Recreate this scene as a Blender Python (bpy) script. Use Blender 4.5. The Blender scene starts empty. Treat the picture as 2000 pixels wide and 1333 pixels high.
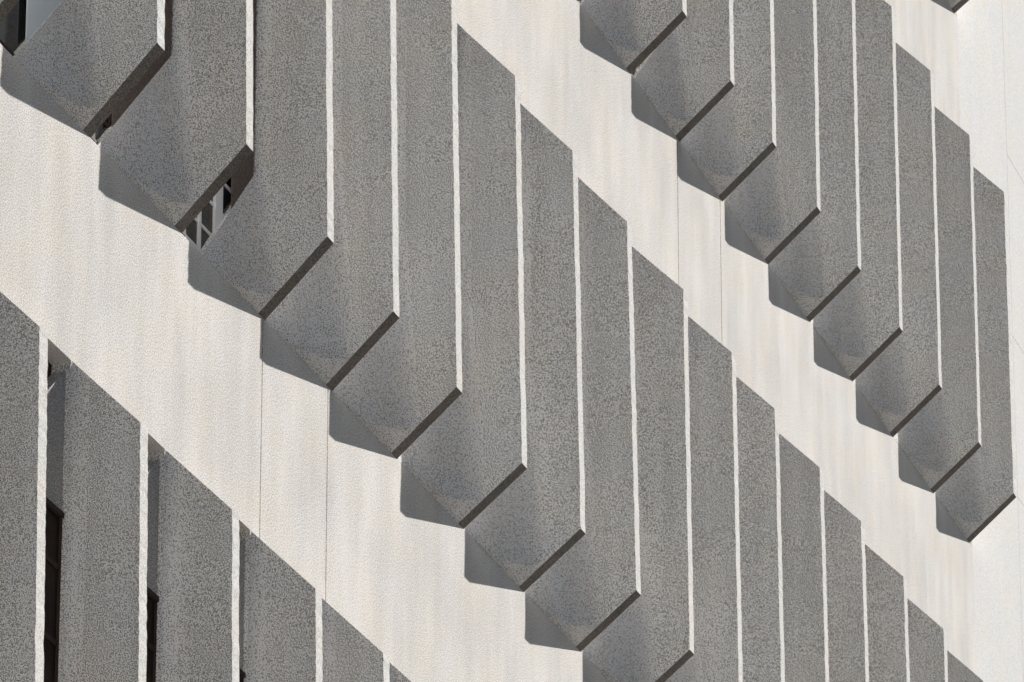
import bpy, math, random
from mathutils import Vector, Matrix
random.seed(7)
scene=bpy.context.scene
scene.view_settings.view_transform='Standard'
scene.view_settings.look='None'
scene.view_settings.exposure=0
COL=bpy.context.collection

# ------------------------------------------------------------------ materials
def newmat(name):
    m=bpy.data.materials.new(name); m.use_nodes=True
    nt=m.node_tree; b=nt.nodes["Principled BSDF"]
    return m,nt,b
def N(nt,t,**k):
    n=nt.nodes.new(t)
    for kk,v in k.items(): setattr(n,kk,v)
    return n
def concrete(name,base,grain=0.35,scale=70.,bump=0.6,streak=0.12,blot=0.1,bdist=0.006,smap=(5.5,5.5,0.45),glo=0.38,ghi=0.62,fine=0.0):
    m,nt,b=newmat(name); L=nt.links.new
    b.inputs["Roughness"].default_value=0.93
    b.inputs["Specular IOR Level"].default_value=0.15
    geo=N(nt,"ShaderNodeNewGeometry")
    pos=geo.outputs["Position"]
    def noise(scale,detail,rough=0.5,mapscale=None):
        n=N(nt,"ShaderNodeTexNoise"); n.inputs["Scale"].default_value=scale
        n.inputs["Detail"].default_value=detail; n.inputs["Roughness"].default_value=rough
        if mapscale:
            mp=N(nt,"ShaderNodeMapping"); mp.inputs["Scale"].default_value=mapscale
            L(pos,mp.inputs["Vector"]); L(mp.outputs[0],n.inputs["Vector"])
        else: L(pos,n.inputs["Vector"])
        return n.outputs["Fac"]
    def rng(src,a,b_,c,d):
        r=N(nt,"ShaderNodeMapRange"); r.inputs[1].default_value=a; r.inputs[2].default_value=b_
        r.inputs[3].default_value=c; r.inputs[4].default_value=d
        L(src,r.inputs[0]); return r.outputs[0]
    def mul(x,y):
        q=N(nt,"ShaderNodeMath",operation='MULTIPLY'); L(x,q.inputs[0]); L(y,q.inputs[1]); return q.outputs[0]
    g=noise(scale,1.5,0.6)
    gr=rng(g,glo,ghi,1-grain,1+grain*0.9)
    st=rng(noise(1.0,5,0.6,smap),0.33,0.67,1-streak,1+streak*0.6)
    bl=rng(noise(1.1,4,0.55),0.33,0.67,1-blot,1+blot*0.6)
    fac=mul(mul(gr,st),bl)
    if fine>0:
        fac=mul(fac,rng(noise(scale*2.1,1.0),0.35,0.65,1-fine,1+fine))
    mixc=N(nt,"ShaderNodeVectorMath",operation='SCALE')
    hm=N(nt,"ShaderNodeMix",data_type='RGBA')
    L(rng(noise(2.3,3),0.35,0.65,0,1),hm.inputs[0])
    hm.inputs[6].default_value=(base[0]*1.01,base[1]*0.995,base[2]*0.97,1)
    hm.inputs[7].default_value=(base[0]*0.99,base[1],base[2]*1.02,1)
    L(hm.outputs[2],mixc.inputs[0]); L(fac,mixc.inputs["Scale"])
    L(mixc.outputs[0],b.inputs["Base Color"])
    bp=N(nt,"ShaderNodeBump"); bp.inputs["Strength"].default_value=bump; bp.inputs["Distance"].default_value=bdist
    L(g,bp.inputs["Height"]); L(bp.outputs[0],b.inputs["Normal"])
    return m
M_fin=concrete("exposed_aggregate_concrete",(0.86,0.84,0.815),grain=0.58,scale=135,bump=0.9,streak=0.10,blot=0.02,glo=0.38,ghi=0.62,fine=.45,smap=(6,6,0.4))
M_fil=concrete("exposed_aggregate_concrete_shade_lift",(0.97,0.94,0.905),grain=0.54,scale=135,bump=0.9,streak=0.08,blot=0.02,glo=0.38,ghi=0.62,fine=.45)  # fin concrete lightened on the fillets, colour offsets their darker shading
M_head=concrete("aggregate_concrete_painted_shade",(0.60,0.57,0.54),grain=0.5,scale=135,bump=0.8,streak=0.10,blot=0.03,fine=.4)  # fin concrete darkened, shade of the head panels put into the colour
M_edge=concrete("painted_sunlit_edge",(0.98,0.94,0.88),grain=0.20,scale=95,bump=0.45,streak=0.03,blot=0.02)  # fin concrete made paler on front edges, sunlight put into the colour
M_under=concrete("painted_shade_underside",(0.28,0.25,0.225),grain=0.35,scale=98,bump=0.6,streak=0.14,blot=0.1)  # dark fin undersides, missing bounce light painted as colour
M_wall=concrete("pale_concrete",(0.975,0.92,0.855),grain=0.24,scale=105,bump=0.5,streak=0.10,blot=0.08,smap=(4.5,4.5,0.7),bdist=.004,fine=.34)
M_white=concrete("white_concrete",(0.98,0.95,0.91),grain=0.12,scale=95,bump=0.2,streak=0.02,blot=0.02)
def plain(name,c,rough=0.6,metal=0,spec=0.5,nscale=12.,var=0.12):
    m,nt,b=newmat(name)
    n=N(nt,"ShaderNodeTexNoise"); n.inputs["Scale"].default_value=nscale; n.inputs["Detail"].default_value=4
    geo=N(nt,"ShaderNodeNewGeometry"); nt.links.new(geo.outputs["Position"],n.inputs["Vector"])
    r=N(nt,"ShaderNodeMapRange"); r.inputs[1].default_value=.3; r.inputs[2].default_value=.7
    r.inputs[3].default_value=1-var; r.inputs[4].default_value=1+var
    nt.links.new(n.outputs["Fac"],r.inputs[0])
    s=N(nt,"ShaderNodeVectorMath",operation='SCALE'); s.inputs[0].default_value=c[:3]
    nt.links.new(r.outputs[0],s.inputs["Scale"]); nt.links.new(s.outputs[0],b.inputs["Base Color"])
    b.inputs["Roughness"].default_value=rough; b.inputs["Metallic"].default_value=metal
    b.inputs["Specular IOR Level"].default_value=spec
    return m
M_frame=plain("painted_window_frame",(0.95,0.94,0.92),0.45,var=.03)
M_glass=plain("dark_window_glass",(0.02,0.021,0.023),0.06,0,0.4,2.0,0.3)
M_glassd=plain("dull_brown_glass",(0.03,0.02,0.015),0.5,0,0.1,2.0,0.3)
M_skyrefl=plain("painted_sky_reflection",(0.90,0.96,0.99),0.5,0,0.5,2.0,0.02)  # pale blue colour painted as sky mirrored in the glass
M_dark=plain("joint_sealant",(0.12,0.10,0.09),0.9)
M_brown=plain("dark_bronze_frame_and_shade",(0.06,0.04,0.033),0.7,0,.2)  # bronze frames, also the painted shade in the head recess
M_tan=plain("brown_speckled_panel",(0.20,0.155,0.13),0.9,0,.2,60,.3)  # brown speckled tone for panels over the panes
M_ground=plain("plaza_paving",(0.10,0.097,0.094),0.9,0,0.3,3.0,0.15)

# ------------------------------------------------------------------ helpers
def mesh_obj(name,verts,faces,mat,parent=None):
    me=bpy.data.meshes.new(name); me.from_pydata(verts,[],faces); me.materials.append(mat); me.update()
    o=bpy.data.objects.new(name,me); COL.objects.link(o)
    if parent: o.parent=parent
    return o
def boxdata(boxes):
    V=[];Fc=[]
    for x0,x1,y0,y1,z0,z1 in boxes:
        k=len(V)
        V+=[(x0,y0,z0),(x1,y0,z0),(x1,y1,z0),(x0,y1,z0),(x0,y0,z1),(x1,y0,z1),(x1,y1,z1),(x0,y1,z1)]
        Fc+=[(k,k+3,k+2,k+1),(k+4,k+5,k+6,k+7),(k,k+1,k+5,k+4),(k+1,k+2,k+6,k+5),(k+2,k+3,k+7,k+6),(k+3,k,k+4,k+7)]
    return V,Fc
def boxes(name,bx,mat,parent=None):
    v,f_=boxdata(bx); return mesh_obj(name,v,f_,mat,parent)
def prism(name,poly,y0,y1,mat,parent=None):
    n=len(poly); V=[(x,y0,z) for x,z in poly]+[(x,y1,z) for x,z in poly]
    Fc=[tuple(range(n)),tuple(range(n,2*n))[::-1]]+[(k,k+n,(k+1)%n+n,(k+1)%n) for k in range(n)]
    return mesh_obj(name,V,Fc,mat,parent)

# ------------------------------------------------------------------ building
T=0.087
FX=[15.47,16.56,17.65,18.74,19.82,20.88,21.80,22.74,23.77,24.76,25.75,26.76,27.75,28.67,29.69,30.67,31.73,32.78,33.89,34.92]
XL=14.4; XR=35.10
BANDS=[(10.27,14.0,0.34,0.44,0.41),(15.46,19.19,0.34,0.49,0.41),(20.66,24.66,0.365,0.54,0.46),(26.19,30.3,0.31,0.5,0.43)]
building=bpy.data.objects.new("office_building",None); COL.objects.link(building)
building["label"]="brutalist concrete office building with rows of deep vertical fins"
building["category"]="building"

DB=0.46
AMIN=0.06; HEAD=0.92
def fin(x1,s,w,band,hs,extra,slot,dt=None):
    zb,zt,rise,drop,DT=band
    if dt: DT=dt
    rise+=extra
    B=0.15 if slot else 0.22
    H=zt-zb; amin=AMIN
    a0=max(s-T-w,0.2)
    lv=[]
    for i in range(17):
        h=hs*i/16; lv.append((h,a0+(amin-a0)*(h/hs)))
    nmid=44
    for i in range(1,nmid+1): lv.append((hs+(H-hs)*i/nmid,amin))
    NS=16
    V=[];F_=[]; n=None
    ph=random.random()*10
    for li,(h,a) in enumerate(lv):
        t=h/H; D=DB+(DT-DB)*t
        jx=0.0015*math.sin(h*7+ph)+random.uniform(-.0026,.0026)
        jy=random.uniform(-.002,.002)
        if h==0: jx=jy=0
        b=B*min(1,0.4+a*0.75)
        pr=[(x1+T,-D+jy),(x1+T*0.5,-D+jy),(x1,-D+jy),(x1,-D*0.8),(x1,-(D+b)/2-0.01)]
        for k in range(NS+1):
            u=k/NS; th=math.pi/2*u
            pr.append((x1-a+a*math.cos(th),-b+b*math.sin(th)))
        pr+=[(x1-a,0.25),(x1+T,0.25),(x1+T,0.0),(x1+T,-D*0.5)]
        n=len(pr)
        for k,(x,y) in enumerate(pr):
            q=max(0,-y)/D
            zl=zb+rise*q; zh=zt-drop*q
            V.append((x+(jx if y<-0.24 else 0),y,zl+(zh-zl)*t))
    mats=[]
    for r in range(len(lv)-1):
        for k in range(n):
            k2=(k+1)%n
            F_.append((r*n+k,r*n+k2,(r+1)*n+k2,(r+1)*n+k)[::-1])
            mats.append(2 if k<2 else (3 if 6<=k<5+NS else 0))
    V.append((x1,0.0,zb)); X=len(V)-1
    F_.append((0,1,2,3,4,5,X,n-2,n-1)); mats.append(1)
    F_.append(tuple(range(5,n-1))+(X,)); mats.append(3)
    top=(len(lv)-1)*n
    F_.append(tuple(range(top,top+n))[::-1]); mats.append(0)
    o=mesh_obj("concrete_fin",V,F_,M_fin,building)
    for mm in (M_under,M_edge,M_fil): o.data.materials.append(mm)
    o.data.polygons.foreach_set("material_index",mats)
    return o
SLOT={(1,2):0.26,(1,3):0.24,(1,4):0.08,(1,5):0.25,(2,11):0.05,(2,12):0.07}
EXTRA={1:.09,2:.09,3:.09,4:.08,5:.07,6:.06,7:.025}
for bi,band in enumerate(BANDS):
    for i in range(1,len(FX)):
        s=FX[i]-FX[i-1]
        sl=(bi,i) in SLOT
        w=SLOT.get((bi,i),0.012)
        if bi==3 and i<len(FX)-4: continue
        hs=1.7 if not sl else (1.10 if (bi,i)==(1,4) else 0.92)
        fin(FX[i],s,w,band,hs,EXTRA.get(i,0) if bi==1 else 0,sl,0.44 if bi==1 and i>=11 else None)
        if bi==3: continue
        x0=FX[i-1]+T+0.004; x1=FX[i]-AMIN-0.004; zb,zt=band[0],band[1]
        zh=zt-HEAD
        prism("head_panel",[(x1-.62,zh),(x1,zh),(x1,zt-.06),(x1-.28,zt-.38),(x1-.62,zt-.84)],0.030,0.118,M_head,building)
        boxes("recess_shade_sheet",[(x0,x1,0.12,0.24,zh-.02,zt-0.003)],M_brown,building)  # dark sheet behind the head panel, recess shade painted as colour
        wd=bpy.data.objects.new("window",None); COL.objects.link(wd); wd.parent=building
        if bi==1 and i<6:
            boxes("added_cover_post",[(x0,x0+.05,0.002,0.085,zb+.01,zh-.004)],M_brown,wd)  # dark post added to cover frame ends that catch the sun
            x0+=.052
        fr=[]
        y0,y1=0.012,0.083
        z0,z1=zb+0.01,zh-0.004
        fw=0.03
        W=x1-x0
        fr.append((x0,x1,y0,y1,z0,z0+fw)); fr.append((x0,x1,y0,y1,z1-fw,z1))
        fr.append((x0,x0+fw,y0+.01,y1,z0+fw,z1-fw)); fr.append((x1-fw*.5,x1,y0+.012,y1,z0+fw,z1-fw))
        if bi>0 and (bi,i)!=(1,3):
            for q,hw in ((0.24,.014),(0.50,.045)):
                xm=x0+q*W
                fr.append((xm-hw,xm+hw,y0+(.003 if hw>.02 else .009),y1,z0+fw,z1-fw))
            nz=13
            for k in range(1,nz):
                zz=z0+(z1-z0)*k/nz
                fr.append((x0+fw,x1-fw,y0+0.0155,y1-.005,zz-0.011,zz+0.011))
        else:
            for zz in (z0+.9,z0+1.3,z0+2.0,z0+2.45):
                fr.append((x0+fw,x1-fw,y0+0.012,y1-.005,zz,zz+.03))
        boxes("frame",fr,M_frame if bi>0 and i not in (3,4) else M_brown,wd)
        gl=M_glass if bi>0 else M_glassd
        boxes("glass_pane",[(x0+.01,x1-.01,0.035,0.045,z0+.01,z1-.01)],gl,wd)
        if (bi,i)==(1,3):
            boxes("pane_overlay",[(x0+.36*W,x1-.02,0.004,0.011,z0+.04,z1-.04)],M_skyrefl,wd)  # pale sheet added in front of the pane as a painted sky reflection
        if (bi,i) in ((1,4),(1,5)):
            fx=0.22 if i==4 else 0.66
            boxes("pane_overlay",[(x0+fx*W,x1-.02,0.004,0.0105,z0+.05,z1-.05)],M_tan,wd)  # brown speckled panel over part of the pane

JX=[XL,20.88+0.065,21.80+0.03,27.69+0.10,28.61+0.09,XR]
ZS=[(0.0,BANDS[0][0]),(BANDS[0][1],BANDS[1][0]),(BANDS[1][1],BANDS[2][0]),(BANDS[2][1],BANDS[3][0]),(BANDS[3][1],33.0)]
for z0,z1 in ZS:
    for k in range(len(JX)-1):
        e=0.0 if k==len(JX)-2 else 0.0065
        boxes("spandrel_panel",[(JX[k]+0.0065,JX[k+1]-e,0,0.45,z0,z1)],M_wall,building)
boxes("inner_wall",[(XL+.02,XR-.02,0.46,14,0,32.9)],M_dark,building)
boxes("infill_wall",[(XL+.02,FX[-5]-0.02,0.02,0.44,BANDS[3][0]+.004,BANDS[3][1]-.004)],M_wall,building)

wb=bpy.data.objects.new("white_building",None); COL.objects.link(wb)
wb["label"]="smooth white concrete tower wall adjoining the finned facade"; wb["category"]="building"
boxes("wall",[(XR+0.001,36.60,0.004,14,0,34)],M_white,wb)
zz=[0,3.6,7.2,10.8,14.4,18.0,21.9,23.62,25.6,29.2,34]
for k in range(len(zz)-1):
    boxes("cladding_panel",[(36.6005,60,0.003,13.9,zz[k]+.004,zz[k+1]-.004)],M_white,wb)

g=mesh_obj("ground",[(-600,-600,0),(600,-600,0),(600,600,0),(-600,600,0)],[(0,1,2,3)],M_ground)
g["kind"]="structure"

# ------------------------------------------------------------------ light
S=Vector((1.0,-0.515,0.765)).normalized()
sun=bpy.data.lights.new("sun",'SUN'); sun.energy=5; sun.angle=math.radians(0.45); sun.color=(1,0.985,0.955)
so=bpy.data.objects.new("sun",sun); COL.objects.link(so); so.rotation_euler=S.to_track_quat('Z','Y').to_euler(); so.location=(30,-40,60)
w=bpy.data.worlds.new("World"); scene.world=w; w.use_nodes=True
nt=w.node_tree; bg=nt.nodes["Background"]
sky=nt.nodes.new("ShaderNodeTexSky"); sky.sky_type='NISHITA'; sky.sun_disc=False
sky.sun_elevation=math.asin(S.z); sky.sun_rotation=math.atan2(S.x,S.y)
vm=nt.nodes.new("ShaderNodeVectorMath"); vm.operation='MULTIPLY'; vm.inputs[1].default_value=(0.90,1.0,1.10)
nt.links.new(sky.outputs[0],vm.inputs[0]); nt.links.new(vm.outputs[0],bg.inputs[0]); bg.inputs[1].default_value=0.029

# ------------------------------------------------------------------ camera
f=8500.; ppy=3030.; p=math.atan(2190/8500.); a=math.atan(3900/8778.)
fh=Vector((math.cos(a),math.sin(a),0)); R=Vector((math.sin(a),-math.cos(a),0)); Z=Vector((0,0,1))
F=math.cos(p)*fh+math.sin(p)*Z; U=-math.sin(p)*fh+math.cos(p)*Z
cam=bpy.data.cameras.new("camera"); co=bpy.data.objects.new("camera",cam); COL.objects.link(co)
m=Matrix((R,U,-F)).transposed().to_4x4(); m.translation=Vector((0,-10.95,1.7)); co.matrix_world=m
cam.sensor_width=36; cam.lens=36*f/2000; cam.shift_y=(ppy-666.5)/2000
cam.clip_start=0.5; cam.clip_end=3000
scene.camera=co
